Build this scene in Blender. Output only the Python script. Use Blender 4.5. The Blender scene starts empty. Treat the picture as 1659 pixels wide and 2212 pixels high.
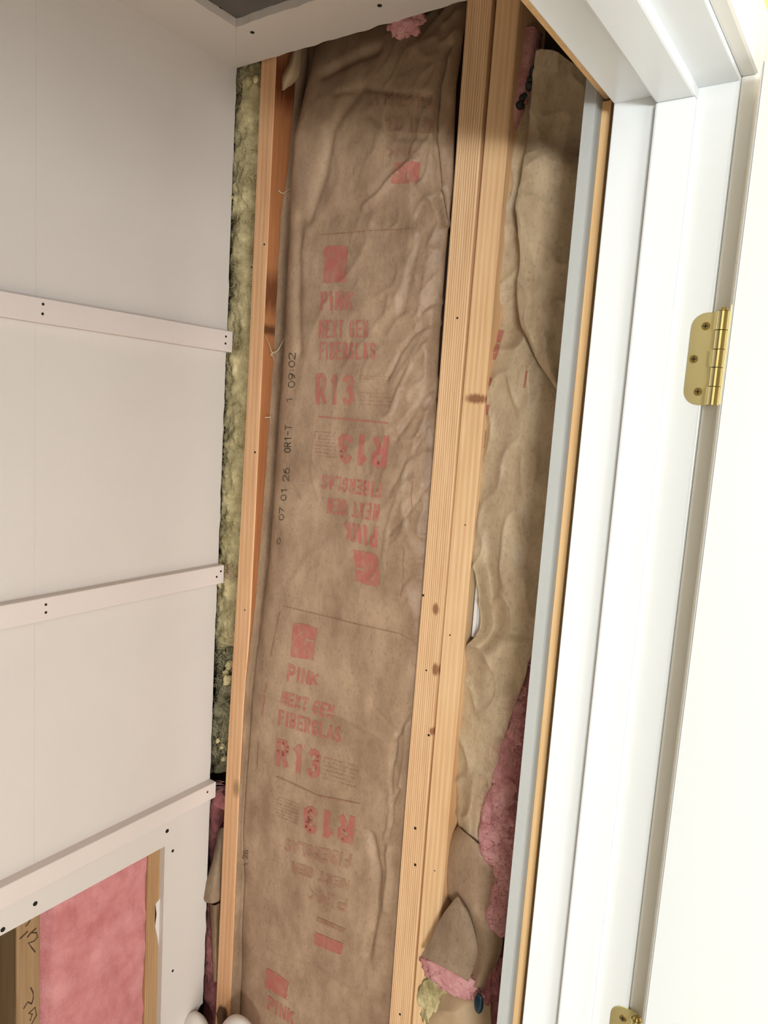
import bpy, bmesh, math, random
import numpy as np
from mathutils import Vector, Matrix, noise

# ---------------------------------------------------------------- camera
ZC = 1.70                                   # eye height; the photograph was taken from (0, 0, ZC)
F, CX, CY = 1587.9, 829.5, 1106.0
AX = np.array([.57305, -.07085, .81645]); AY = np.array([-.81694, -.12839, .56225]); AD = np.array([-.06499, .98919, .13145])
col = bpy.context.scene.collection
cd = bpy.data.cameras.new('camera'); cam = bpy.data.objects.new('camera', cd); col.objects.link(cam)
cd.sensor_fit = 'VERTICAL'; cd.sensor_height = 36; cd.lens = F / 2212 * 36; cd.clip_start = .02
def cw(i): return Vector((AX[i], AY[i], -AD[i])).normalized()
cx_, cy_, cz_ = cw(0), -cw(1), -cw(2)
M = Matrix((cx_, cy_, cz_)).transposed().to_4x4(); M.translation = Vector((0, 0, ZC)); cam.matrix_world = M
bpy.context.scene.camera = cam

# ---------------------------------------------------------------- light and exposure
sc = bpy.context.scene
sc.view_settings.view_transform = 'Standard'; sc.view_settings.look = 'None'
sc.view_settings.exposure = 0.12; sc.view_settings.gamma = 1.0; sc.view_settings.use_curve_mapping = False
w = bpy.data.worlds.new('world'); sc.world = w; w.use_nodes = True
w.node_tree.nodes['Background'].inputs[0].default_value = (.80, .88, 1, 1); w.node_tree.nodes['Background'].inputs[1].default_value = .6
def area(name, loc, aim, sx, sy, power, color):
    l = bpy.data.lights.new(name, 'AREA'); l.shape = 'RECTANGLE'; l.size = sx; l.size_y = sy; l.energy = power; l.color = color
    o = bpy.data.objects.new(name, l); col.objects.link(o); o.location = loc
    o.rotation_euler = (Vector(aim) - Vector(loc)).to_track_quat('-Z', 'Z').to_euler()
    return o
area('daylight_side_window', (-1.93, -1.31, ZC - .04), (0, -.155, ZC - .04), .15, .55, 68, (.95, .985, 1))
area('fill_rear', (-.55, -2.32, ZC - .30), (0, 1, ZC - .25), 1.5, 1.3, 52, (.93, .965, 1))  # soft fill added behind the camera to brighten the battened wall
area('fill_hall_ceiling', (-.3, -1.2, 2.40), (-.3, -1.2, 0), .5, .5, 6, (1, .97, .93))  # added ambient fill, no known lamp there

# ---------------------------------------------------------------- helpers
rng = random.Random(7)
def ray(x, y):
    d = np.array([(x - CX) / F, (y - CY) / F, 1.0]); return np.array([AX @ d, AY @ d, -AD @ d])
def on(x, y, ax, val):                      # where the sight line of a photo point meets the real plane ax = val
    if ax == 2: val -= ZC
    r = ray(x, y); r = r * (val / r[ax]); return Vector((r[0], r[1], r[2] + ZC))

def mat(name, base, rough=.6, metal=0.0, bump=0.0, bscale=60, var=0.0, vscale=8, second=None, spec=.5, stretch=(1, 1, 1), detail=6):
    m = bpy.data.materials.new(name); m.use_nodes = True; nt = m.node_tree; b = nt.nodes['Principled BSDF']
    b.inputs['Roughness'].default_value = rough; b.inputs['Metallic'].default_value = metal
    b.inputs['Specular IOR Level'].default_value = spec
    b.inputs['Base Color'].default_value = (*base, 1)
    tc = nt.nodes.new('ShaderNodeTexCoord'); mp = nt.nodes.new('ShaderNodeMapping'); mp.inputs['Scale'].default_value = stretch
    nt.links.new(tc.outputs['Object'], mp.inputs[0])
    if var:
        n = nt.nodes.new('ShaderNodeTexNoise'); n.inputs['Scale'].default_value = vscale; n.inputs['Detail'].default_value = detail
        n.inputs['Roughness'].default_value = .6; nt.links.new(mp.outputs[0], n.inputs['Vector'])
        r = nt.nodes.new('ShaderNodeValToRGB'); s = second or tuple(c * (1 - var) for c in base)
        r.color_ramp.elements[0].position = .35; r.color_ramp.elements[1].position = .65
        r.color_ramp.elements[0].color = (*s, 1); r.color_ramp.elements[1].color = (*base, 1)
        nt.links.new(n.outputs['Fac'], r.inputs[0]); nt.links.new(r.outputs[0], b.inputs['Base Color'])
    if bump:
        n2 = nt.nodes.new('ShaderNodeTexNoise'); n2.inputs['Scale'].default_value = bscale; n2.inputs['Detail'].default_value = 5
        nt.links.new(mp.outputs[0], n2.inputs['Vector'])
        bp = nt.nodes.new('ShaderNodeBump'); bp.inputs['Strength'].default_value = bump; bp.inputs['Distance'].default_value = .002
        nt.links.new(n2.outputs['Fac'], bp.inputs['Height']); nt.links.new(bp.outputs[0], b.inputs['Normal'])
    return m
def S(r, g, b):                             # sRGB 0-255 to linear
    return tuple(((c / 255 + .055) / 1.055) ** 2.4 if c > 10 else c / 255 / 12.92 for c in (r, g, b))

def wood(name, light, dark, ring=90, knots=(), across='Y', rough=.65, patches=(), wave=.14, dist=9):
    """planed softwood: growth lines run along z; knots = (y, z, ry, rz) in world metres (across = the axis over the face)"""
    m = bpy.data.materials.new(name); m.use_nodes = True; nt = m.node_tree; N = nt.nodes.new; L = nt.links.new; b = nt.nodes['Principled BSDF']
    b.inputs['Roughness'].default_value = rough; b.inputs['Specular IOR Level'].default_value = .3
    g = N('ShaderNodeNewGeometry'); mp = N('ShaderNodeMapping'); mp.inputs['Scale'].default_value = (1, 1, .035); L(g.outputs['Position'], mp.inputs[0])
    wn = N('ShaderNodeTexNoise'); wn.inputs['Scale'].default_value = 14; wn.inputs['Detail'].default_value = 2; L(mp.outputs[0], wn.inputs['Vector'])
    wv = N('ShaderNodeTexWave'); wv.wave_type = 'BANDS'; wv.bands_direction = across; wv.inputs['Scale'].default_value = ring
    wv.inputs['Distortion'].default_value = dist; wv.inputs['Detail'].default_value = 2.5; wv.inputs['Detail Scale'].default_value = .35; L(mp.outputs[0], wv.inputs['Vector'])
    fn = N('ShaderNodeTexNoise'); fn.inputs['Scale'].default_value = 260; fn.inputs['Detail'].default_value = 3; L(mp.outputs[0], fn.inputs['Vector'])
    big = N('ShaderNodeTexNoise'); big.inputs['Scale'].default_value = 3.5; big.inputs['Detail'].default_value = 4
    mp2 = N('ShaderNodeMapping'); mp2.inputs['Scale'].default_value = (4, 4, .8); L(g.outputs['Position'], mp2.inputs[0]); L(mp2.outputs[0], big.inputs['Vector'])
    def math_(op, a, bv):
        n = N('ShaderNodeMath'); n.operation = op
        for i, v in enumerate((a, bv)):
            if isinstance(v, (int, float)): n.inputs[i].default_value = v
            else: L(v, n.inputs[i])
        return n.outputs[0]
    f = math_('ADD', math_('MULTIPLY', wv.outputs['Fac'], wave), math_('MULTIPLY', fn.outputs['Fac'], .42))
    f = math_('ADD', f, math_('MULTIPLY', big.outputs['Fac'], .58 - wave))
    r = N('ShaderNodeValToRGB'); r.color_ramp.elements[0].position = .25; r.color_ramp.elements[1].position = .72
    r.color_ramp.elements[0].color = (*light, 1); r.color_ramp.elements[1].color = (*dark, 1); L(f, r.inputs[0])
    cur = r.outputs[0]
    def spot(cur, a, z, ra, rz, colr, soft, amt=1.0):
        sp = N('ShaderNodeSeparateXYZ'); L(g.outputs['Position'], sp.inputs[0])
        nn = math_('MULTIPLY', math_('SUBTRACT', fn.outputs['Fac'], .5), 1.1)
        da = math_('DIVIDE', math_('SUBTRACT', sp.outputs[across], a), ra); dz = math_('DIVIDE', math_('SUBTRACT', sp.outputs['Z'], z), rz)
        d = math_('ADD', math_('SQRT', math_('ADD', math_('MULTIPLY', da, da), math_('MULTIPLY', dz, dz)), 0), nn)
        mr = N('ShaderNodeMapRange'); mr.inputs['From Min'].default_value = 1 - soft; mr.inputs['From Max'].default_value = 1
        mr.inputs['To Min'].default_value = amt; mr.inputs['To Max'].default_value = 0; L(d, mr.inputs['Value'])
        mx = N('ShaderNodeMix'); mx.data_type = 'RGBA'; L(mr.outputs[0], mx.inputs['Factor']); L(cur, mx.inputs['A']); mx.inputs['B'].default_value = (*colr, 1)
        return mx.outputs['Result']
    for k in knots: cur = spot(cur, *k, S(132, 78, 48), .5, .85)
    for k in patches: cur = spot(cur, *k[:4], k[4], .7, .8)
    L(cur, b.inputs['Base Color'])
    bp = N('ShaderNodeBump'); bp.inputs['Strength'].default_value = .35; bp.inputs['Distance'].default_value = .001
    L(f, bp.inputs['Height']); L(bp.outputs[0], b.inputs['Normal'])
    return m

def kraft_nodes(nt, tint=(1, 1, 1)):
    N = nt.nodes.new; L = nt.links.new
    g = N('ShaderNodeNewGeometry')
    n1 = N('ShaderNodeTexNoise'); n1.inputs['Scale'].default_value = 22; n1.inputs['Detail'].default_value = 7; n1.inputs['Roughness'].default_value = .62
    n2 = N('ShaderNodeTexNoise'); n2.inputs['Scale'].default_value = 240; n2.inputs['Detail'].default_value = 4; n2.inputs['Roughness'].default_value = .7
    mp = N('ShaderNodeMapping'); mp.inputs['Scale'].default_value = (1, 1, .6)
    L(g.outputs['Position'], mp.inputs[0]); L(mp.outputs[0], n1.inputs['Vector']); L(mp.outputs[0], n2.inputs['Vector'])
    r1 = N('ShaderNodeValToRGB'); e = r1.color_ramp.elements; e[0].position = .32; e[1].position = .70
    e[0].color = (*[a * b for a, b in zip(S(140, 113, 89), tint)], 1); e[1].color = (*[a * b for a, b in zip(S(176, 148, 120), tint)], 1)
    L(n1.outputs['Fac'], r1.inputs[0])
    r2 = N('ShaderNodeValToRGB'); e = r2.color_ramp.elements; e[0].position = .36; e[1].position = .47; e[0].color = (.45, .43, .42, 1); e[1].color = (1, 1, 1, 1)
    L(n2.outputs['Fac'], r2.inputs[0])
    mk = N('ShaderNodeMath'); mk.operation = 'GREATER_THAN'; mk.inputs[1].default_value = .0
    mx = N('ShaderNodeMix'); mx.data_type = 'RGBA'; mx.blend_type = 'MULTIPLY'; mx.inputs['Factor'].default_value = .34
    L(r1.outputs[0], mx.inputs['A']); L(r2.outputs[0], mx.inputs['B'])
    return mx.outputs['Result'], n1, n2, mp
def kraft(name, tint=(1, 1, 1), rough=.5, bump=.5):
    m = bpy.data.materials.new(name); m.use_nodes = True; nt = m.node_tree; b = nt.nodes['Principled BSDF']
    c, n1, n2, mp = kraft_nodes(nt, tint); nt.links.new(c, b.inputs['Base Color']); b.inputs['Roughness'].default_value = rough; b.inputs['Specular IOR Level'].default_value = .35
    bn = nt.nodes.new('ShaderNodeTexNoise'); bn.noise_type = 'RIDGED_MULTIFRACTAL'; bn.inputs['Scale'].default_value = 13; bn.inputs['Detail'].default_value = 6; bn.inputs['Distortion'].default_value = .6; nt.links.new(mp.outputs[0], bn.inputs['Vector'])
    bp = nt.nodes.new('ShaderNodeBump'); bp.inputs['Strength'].default_value = bump; bp.inputs['Distance'].default_value = .0022
    nt.links.new(bn.outputs['Fac'], bp.inputs['Height']); nt.links.new(bp.outputs[0], b.inputs['Normal'])
    return m
def ink(name, colr, cover=.85, wear=.5):
    m = bpy.data.materials.new(name); m.use_nodes = True; nt = m.node_tree; b = nt.nodes['Principled BSDF']
    c, n1, n2, mp = kraft_nodes(nt); b.inputs['Roughness'].default_value = .55; b.inputs['Specular IOR Level'].default_value = .3
    n = nt.nodes.new('ShaderNodeTexNoise'); n.inputs['Scale'].default_value = 95; n.inputs['Detail'].default_value = 5; nt.links.new(mp.outputs[0], n.inputs['Vector'])
    r = nt.nodes.new('ShaderNodeMapRange'); r.inputs['From Min'].default_value = .36; r.inputs['From Max'].default_value = .58
    r.inputs['To Min'].default_value = cover * (1 - wear); r.inputs['To Max'].default_value = cover; nt.links.new(n.outputs['Fac'], r.inputs['Value'])
    mx = nt.nodes.new('ShaderNodeMix'); mx.data_type = 'RGBA'; nt.links.new(r.outputs[0], mx.inputs['Factor']); nt.links.new(c, mx.inputs['A']); mx.inputs['B'].default_value = (*colr, 1)
    nt.links.new(mx.outputs['Result'], b.inputs['Base Color']); return m

M_ = dict(
    drywall=mat('drywall_paper', S(222, 214, 206), .8, bump=.12, bscale=300, var=.05, vscale=3),
    drywall_old=mat('drywall_skimmed', S(230, 222, 213), .8, bump=.15, bscale=300, var=.05, vscale=3),
    gyp=mat('gypsum_edge', S(205, 200, 192), .95, bump=.8, bscale=260, var=.3, vscale=60),
    batten=mat('batten_primed', S(228, 216, 208), .7, bump=.2, bscale=200, var=.04, vscale=6),
    white=mat('trim_gloss_white', S(217, 221, 222), .32, bump=.05, bscale=60, var=.02, vscale=4),
    doorwhite=mat('door_white', S(180, 184, 185), .4, bump=.04, bscale=40),
    casing=mat('casing_white', S(222, 221, 214), .4),
    yellow=mat('pale_yellow_paint', S(232, 208, 138), .7, bump=.1, bscale=250),
    greypaper=mat('grey_backing_paper', S(166, 168, 165), .85, bump=.15, bscale=200, var=.04, vscale=10),
    greyboard=mat('grey_ceiling_board', S(112, 106, 102), .9, bump=.3, bscale=150, var=.1, vscale=12),
    brass=mat('brushed_brass', S(238, 226, 168), .34, 1.0, bump=.08, bscale=30, var=.10, vscale=14),
    brassd=mat('brass_screw', S(180, 158, 96), .3, 1.0),
    black=mat('dark_recess', (.01, .009, .008), .9),
    screw=mat('dark_screw', S(44, 40, 38), .5, .6),
    yellowfg=mat('yellow_fiberglass', S(232, 216, 168), 1, bump=1, bscale=420, var=.5, vscale=28, second=S(156, 142, 100), spec=.1),
    greyfg=mat('grey_green_fiberglass', S(156, 148, 118), 1, bump=1, bscale=420, var=.5, vscale=30, second=S(74, 70, 52), spec=.1),
    fibre=mat('pale_glass_fibre', S(206, 198, 160), .9),
    pink=mat('pink_fiberglass', S(222, 156, 156), 1, bump=1, bscale=300, var=.3, vscale=18, second=S(202, 128, 128), spec=.1),
    palepink=mat('pale_pink_fiberglass', S(222, 168, 166), 1, bump=1, bscale=380, var=.3, vscale=30, second=S(196, 134, 132), spec=.1),
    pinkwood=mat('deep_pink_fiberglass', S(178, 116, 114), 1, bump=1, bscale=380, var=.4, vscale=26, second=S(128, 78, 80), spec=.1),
    kraft=kraft('kraft_facing'), kraftr=kraft('kraft_facing_lit', (1.40, 1.56, 1.56), .5, .35), kraftg=kraft('kraft_scrap', (.86, .90, .92), .7, .2),  # kraftr: brighter lighting and sheen of the right-hand bay put into the tint
    red=ink('red_print', S(170, 84, 78), .74, .45), redfaint=ink('faint_red_print', S(146, 80, 66), .40, .7), redline=ink('thin_print', S(132, 76, 58), .55, .5),
    blackink=ink('black_stamp', S(34, 28, 24), .95, .4),
    pencil=mat('marker_ink', S(70, 46, 30), .7), sheath=mat('brown_sheathing', S(86, 66, 52), .9, var=.3, vscale=10),
    ribbed=mat('white_ribbed_plastic', S(236, 232, 228), .4), plastic=mat('white_plastic', S(222, 216, 206), .45, bump=.1, bscale=20),
    teal=mat('dark_teal_plastic', S(8, 44, 58), .35), beige=mat('beige_paper', S(198, 170, 134), .7, var=.2, vscale=14),
    floor=mat('pale_floor', S(228, 221, 210), .7, var=.2, vscale=6), blackfoam=mat('black_tar_bead', S(30, 32, 28), .6),
    brownbit=mat('brown_scrap', S(84, 60, 38), .9),
)
M_['stud_red'] = wood('stud_reddish', S(234, 190, 146), S(200, 148, 104), 30, patches=[ (.965, ZC - .735, .012, .022, S(150, 118, 82))])
M_['stud_a'] = wood('stud_lined', S(240, 204, 160), S(196, 148, 104), 85, wave=.34, dist=3.2, knots=[(.545, ZC - .387, .008, .012), (.541, ZC - .487, .008, .008), (.553, ZC - .292, .008, .012)])
M_['stud_b'] = wood('stud_smooth', S(244, 210, 164), S(212, 164, 116), 34, knots=[(.512, ZC + .031, .024, .009)])
M_['heartwood'] = wood('stud_heartwood', S(196, 132, 84), S(152, 92, 54), 24, patches=[(.9435, ZC + .200, .05, .045, S(96, 50, 24)), (.9435, ZC + .135, .05, .012, S(70, 40, 22)), (.9435, ZC + .55, .05, .05, S(90, 34, 14))])
M_['lumber'] = wood('framing_lumber', S(232, 196, 146), S(206, 164, 112), 30)
M_['oldwood'] = wood('old_lumber', S(176, 146, 108), S(134, 102, 68), 110, across='X')
M_['oldwood2'] = wood('pale_old_lumber', S(198, 164, 120), S(164, 122, 82), 60, across='X')

ORIG = {}
def empty(name, loc):
    o = bpy.data.objects.new(name, None); col.objects.link(o); o.location = loc; o.empty_display_size = .05; ORIG[o.name] = Vector(loc); return o
def org(p): return ORIG[p.name] if p else Vector((0, 0, 0))
def obj(name, bm, m, parent=None, origin=None, smooth=False, mats=None, recalc=True):
    """link a world-space bmesh as ONE mesh object whose origin is origin (or its parent's)"""
    o_ = Vector(origin) if origin is not None else org(parent)
    if isinstance(bm, bpy.types.Mesh): me = bm
    else:
        bmesh.ops.recalc_face_normals(bm, faces=bm.faces) if recalc and len(bm.faces) < 60000 else None
        me = bpy.data.meshes.new(name); bm.to_mesh(me); bm.free()
    me.transform(Matrix.Translation(-o_))
    for mm in (mats or [m]): me.materials.append(mm)
    if smooth:
        for p in me.polygons: p.use_smooth = True
    o = bpy.data.objects.new(name, me); col.objects.link(o)
    if parent: o.parent = parent; o.location = o_ - org(parent)
    else: o.location = o_
    ORIG[o.name] = o_
    return o
def tag(o, label=None, cat=None, group=None, kind=None):
    if label: o['label'] = label
    if cat: o['category'] = cat
    if group: o['group'] = group
    if kind: o['kind'] = kind
    return o
def box(x0, x1, y0, y1, z0, z1, bev=0.0, bm=None):
    bm = bm or bmesh.new(); vs = [bm.verts.new((x, y, z)) for z in (z0, z1) for y in (y0, y1) for x in (x0, x1)]
    fs = [bm.faces.new([vs[i] for i in q]) for q in ((0, 2, 3, 1), (4, 5, 7, 6), (0, 1, 5, 4), (2, 6, 7, 3), (0, 4, 6, 2), (1, 3, 7, 5))]
    if bev: bmesh.ops.bevel(bm, geom=list({e for f in fs for e in f.edges}), offset=bev, segments=2, affect='EDGES', profile=.6)
    return bm
def prism(pts, axis, a, b, bm=None):
    """extrude a polygon of 2-D points (the two other axes, in order) along axis from a to b"""
    bm = bm or bmesh.new()
    def v(p, t):
        c = list(p); c.insert(axis, t); return bm.verts.new(c)
    A = [v(p, a) for p in pts]; B = [v(p, b) for p in pts]; n = len(pts)
    bm.faces.new(A); bm.faces.new(B[::-1])
    for i in range(n): bm.faces.new((A[i], B[i], B[(i + 1) % n], A[(i + 1) % n]))
    bmesh.ops.triangulate(bm, faces=[f for f in bm.faces if len(f.verts) > 4])
    return bm
def cyl(p0, p1, r0, r1=None, n=16, bm=None):
    bm = bm or bmesh.new(); r1 = r0 if r1 is None else r1; p0 = Vector(p0); p1 = Vector(p1); d = (p1 - p0); q = d.to_track_quat('Z', 'Y')
    A = [bm.verts.new(p0 + q @ Vector((r0 * math.cos(t), r0 * math.sin(t), 0))) for t in [2 * math.pi * i / n for i in range(n)]]
    B = [bm.verts.new(p1 + q @ Vector((r1 * math.cos(t), r1 * math.sin(t), 0))) for t in [2 * math.pi * i / n for i in range(n)]]
    bm.faces.new(A[::-1]); bm.faces.new(B)
    for i in range(n): bm.faces.new((A[i], A[(i + 1) % n], B[(i + 1) % n], B[i]))
    return bm
def tube(pts, r, n=6, bm=None):
    bm = bm or bmesh.new(); pts = [Vector(p) for p in pts]; rs = r if isinstance(r, (list, tuple)) else [r] * len(pts); rings = []
    for i, p in enumerate(pts):
        d = (pts[min(i + 1, len(pts) - 1)] - pts[max(i - 1, 0)]); q = d.to_track_quat('Z', 'Y')
        rings.append([bm.verts.new(p + q @ Vector((rs[i] * math.cos(2 * math.pi * k / n), rs[i] * math.sin(2 * math.pi * k / n), 0))) for k in range(n)])
    for a, b in zip(rings, rings[1:]):
        for k in range(n): bm.faces.new((a[k], a[(k + 1) % n], b[(k + 1) % n], b[k]))
    bm.faces.new(rings[0][::-1]); bm.faces.new(rings[-1]); return bm

# ---------------------------------------------------------------- the room shell
XW, YW, ZT = .960, 1.0345, ZC + .582        # stud face of the opened wall, face of the battened wall, underside of ceiling strips
ZF, ZH = 0.0, ZC + .72
XJ, YJ0, YJ1, ZJ = .775, .165, .283, ZC + .328   # hinge jamb: face, hall edge, closet edge; underside of the head
XL = -.075                                  # the far (left) jamb, outside the frame
tag(obj('floor', box(-2.1, 2.0, -2.5, 1.3, -.05, 0), M_['floor']), kind='structure')
# hall
hall = tag(empty('wall_hall', (-2.0, -1, 0)), kind='structure')
hb = box(-2.06, -2.0, -2.46, -1.56, 0, 2.45); box(-2.06, -2.0, -1.08, .29, 0, 2.45, bm=hb); box(-2.06, -2.0, -1.56, -1.08, 0, .95, bm=hb); box(-2.06, -2.0, -1.56, -1.08, 2.2, 2.45, bm=hb)
obj('plaster', hb, M_['drywall_old'], hall)
tag(obj('ceiling_hall', box(-2.06, 2.0, -2.46, .30, ZH, ZH + .05), M_['drywall_old']), kind='structure')
rb = box(-2.06, -1.35, -2.46, -2.40, 0, 2.45); box(.25, 2.0, -2.46, -2.40, 0, 2.45, bm=rb); box(-1.35, .25, -2.46, -2.40, 0, .85, bm=rb); box(-1.35, .25, -2.46, -2.40, 2.25, 2.45, bm=rb)
tag(obj('wall_rear', rb, M_['drywall_old']), kind='structure')
tag(obj('wall_hall_end', box(2.0, 2.06, -2.46, 1.3, 0, 2.45), M_['drywall_old']), kind='structure')
def window(name, plane, c, a0, a1, z0, z1):
    e = tag(empty(name, (plane if c else a0, a0 if c else plane, z0)), kind='structure')
    def bb(p0, p1, zz0, zz1, t=.03):
        return box(plane - t, plane + t, p0, p1, zz0, zz1, .003) if c else box(p0, p1, plane - t, plane + t, zz0, zz1, .003)
    for q in ((a0, a0 + .03, z0, z1), (a1 - .03, a1, z0, z1), (a0, a1, z0, z0 + .03), (a0, a1, z1 - .03, z1)): obj('window_frame', bb(*q), M_['white'], e)
window('window_1', -2.03, True, -1.56, -1.08, .95, 2.2)
window('window_2', -2.43, False, -1.35, .25, .85, 2.25)  # unseen window added to go with the rear fill light

# wall with the doorway: framing lumber, grey-backed closet drywall, painted hall side
wf = tag(empty('wall_front', (XJ, .2, 0)), kind='structure')
obj('stud', box(.80, .8125, .2950, .3045, 0, ZC + .343, bm=box(.812, .838, .178, .3045, 0, ZC + .343)), M_['lumber'], wf)
obj('header', box(XL - .06, 1.05, .178, .3045, ZC + .346, ZC + .49, .002), M_['lumber'], wf)
obj('stud', box(XL - .075, XL - .03, .178, .3045, 0, ZC + .343, .002), M_['lumber'], wf)
obj('drywall_panel', box(.781, 1.05, .3048, .3175, 0, ZC + .741), M_['greypaper'], wf)
obj('drywall_panel', box(XL - .6, XL - .02, .3048, .3175, 0, ZC + .741), M_['drywall'], wf)
obj('drywall_panel', box(XL - .02, .781, .3048, .3175, ZC + .365, ZC + .741), M_['drywall'], wf)
obj('painted_board', box(.80, 2.0, .1653, .178, 0, 2.45), M_['yellow'], wf)
obj('painted_board', box(XL - .025, .80, .1653, .178, ZJ + .022, 2.45), M_['yellow'], wf)
obj('painted_board', box(-2.0, XL - .025, .1653, .178, 0, 2.45), M_['yellow'], wf)

tr = tag(empty('trim_1', (XJ, .2, 0)), kind='structure')
obj('jamb', box(XJ, XJ + .019, YJ0, YJ1, 0, ZJ + .019, .0012), M_['white'], tr)
obj('jamb', box(XL - .019, XL, YJ0, YJ1, 0, ZJ + .019, .0012), M_['white'], tr)
obj('head_jamb', box(XL, XJ, YJ0, YJ1, ZJ, ZJ + .019, .0012), M_['white'], tr)
obj('door_stop', box(XJ - .0105, XJ + .0005, .2008, .2378, 0, ZJ - .0105, .0022), M_['white'], tr)
obj('door_stop', box(XL - .0005, XL + .0105, .2008, .2378, 0, ZJ - .0105, .0022), M_['white'], tr)
obj('door_stop', box(XL, XJ, .2008, .2378, ZJ - .0105, ZJ + .0005, .0022), M_['white'], tr)
cz0 = ZJ + .004
obj('casing', box(XJ + .004, XJ + .061, .150, .1652, 0, cz0 + .057, .003), M_['casing'], tr)
obj('casing', box(XL - .061, XL - .004, .150, .1652, 0, cz0 + .057, .003), M_['casing'], tr)
obj('casing', box(XL - .004, XJ + .0036, .150, .1652, cz0, cz0 + .057, .003), M_['casing'], tr)

# closet shell behind and around what the photo shows
tag(obj('wall_closet_end', box(-.80, -.74, .30, 1.2, 0, ZC + .741), M_['drywall']), kind='structure')
tag(obj('ceiling_light_lid', box(-.80, 1.064, .30, 1.15, ZC + .7412, ZC + .755), M_['sheath']), kind='structure')  # unseen lid added to keep world light out of the cavities
cl = tag(empty('ceiling', (.85, .93, ZT)), kind='structure')
obj('ceiling_board', box(-.75, .955, .3175, 1.14, ZT + .0127, ZT + .03), M_['greyboard'], cl)
def ragged(p0, p1, n, amp, seed):
    out = []
    for i in range(n):
        t = i / (n - 1); j = 0 if i in (0, n - 1) else noise.noise(Vector((t * n * .37, seed, 0))) * amp
        x, y = p0[0] + (p1[0] - p0[0]) * t, p0[1] + (p1[1] - p0[1]) * t
        dx, dy = p1[0] - p0[0], p1[1] - p0[1]; l = math.hypot(dx, dy); out.append((x - dy / l * j, y + dx / l * j))
    return out
sa = ragged((-.74, .9315), (.857, .9300), 90, .003, 1) + [(.957, YW)] + [(-.74, YW)]
obj('ceiling_strip', prism(sa, 2, ZT, ZT + .0126), M_['drywall_old'], cl)
sb = ragged((.857, .9296), (.860, .3180), 60, .003, 5) + ragged((.957, .3180), (.9605, .45), 12, .003, 8) + ragged((.9605, .4501), (.957, YW), 60, .0035, 9)
obj('ceiling_strip', prism(sb, 2, ZT + .0003, ZT + .0126), M_['drywall_old'], cl)
for (px, py, zz) in ((545, 70, 0), (820, 12, 0), (475, 18, .0127)):
    p = on(px, py, 2, ZT + zz); obj('screw', cyl(p + Vector((0, 0, .002)), p - Vector((0, 0, .0006)), .0038, .0034, 12), M_['screw'], cl)

# battened wall
wl = tag(empty('wall_left', (.8, YW, 0)), kind='structure')
T = .0127
def edge_x(z0, z1, base, n, seed, amp=.0022):
    return [(base + amp * noise.noise(Vector((i * .31, seed, 3))) + .0006 * noise.noise(Vector((i * 2.3, seed, 9))), z0 + (z1 - z0) * i / (n - 1)) for i in range(n)]
XS = .592
zrows = [(ZC + .116, ZC + .582), (ZC - .322, ZC + .1155), (ZC - .760, ZC - .3225)]
for i, (z0, z1) in enumerate(zrows):
    obj('drywall_panel', prism([(XS + .0006, z1), (XS + .0006, z0)] + edge_x(z0, z1, [.9585, .9575, .9560][i], 60, i), 1, YW, YW + T), M_['drywall'], wl)
    obj('drywall_panel', box(-.74, XS + .0004, YW, YW + T, z0, z1), M_['drywall'], wl)
XO, ZO = .849, ZC - .8315                      # opening in the lowest panel
lb_ = prism([(-.74, ZC - .7605), (-.74, ZO - .004), (XO, ZO), (XO, ZC - .7605)], 1, YW, YW + T)
prism([(XO, ZC - .7605), (XO, ZO), (XO + .002, ZC - 1.30), (.90, ZC - 1.30), (.925, ZC - 1.262), (.952, ZC - 1.235)] + edge_x(ZC - 1.234, ZC - .7605, .9585, 50, 4, .003), 1, YW, YW + T, lb_)
bmesh.ops.remove_doubles(lb_, verts=lb_.verts, dist=.00001); bmesh.ops.delete(lb_, geom=[f_ for f_ in lb_.faces if all(abs(v.co.x - XO) < 1e-5 and v.co.z > ZO - 1e-5 for v in f_.verts)], context='FACES_ONLY')
obj('drywall_panel', lb_, M_['drywall'], wl)
# framing seen through the opening
obj('stud', box(.822, .862, YW + T, YW + T + .089, 0, ZC + .59, .002), M_['oldwood2'], wl)
s2 = obj('stud', box(.571, .611, YW + T, YW + T + .089, 0, ZC + .59, .003), M_['oldwood'], wl)
obj('stud', box(.35, .39, YW + T, YW + T + .089, 0, ZC + .59, .003), M_['oldwood'], wl)
tag(obj('wall_outer', box(-.74, 1.10, YW + .1025, YW + .112, 0, ZC + .741), M_['sheath']), kind='structure')
obj('bottom_plate', box(-.74, .95, YW + T, YW + T + .089, 0.0005, .038), M_['oldwood2'], wl)
obj('drywall_panel', box(-.74, .95, YW, YW + T, .003, .20), M_['drywall'], wl)
def strokes(name, lines, y, r, parent, m, f=lambda a: a):
    bm = bmesh.new()
    for L_ in lines: tube([on(a, b, 1, y) for a, b in L_], r, 5, bm)
    return obj(name, bm, m, parent)
zz = lambda L_: [(a / 4.366, 1950 + b / 4.366) for a, b in L_]
strokes('handwriting', [zz([(285, 160), (268, 195), (240, 222)]), zz([(185, 342), (215, 315), (262, 268)]), zz([(258, 328), (285, 290), (340, 240)]), zz([(300, 285), (345, 283), (354, 325), (320, 362), (268, 380), (300, 425), (332, 466)]),
    zz([(290, 800), (312, 845), (314, 900), (298, 955)]), zz([(298, 955), (262, 935), (222, 1000)]), zz([(285, 1110), (305, 1050), (270, 1045), (330, 985), (345, 1060), (300, 1140)])], YW + T - .0003, .0011, wl, M_['pencil'])
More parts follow.
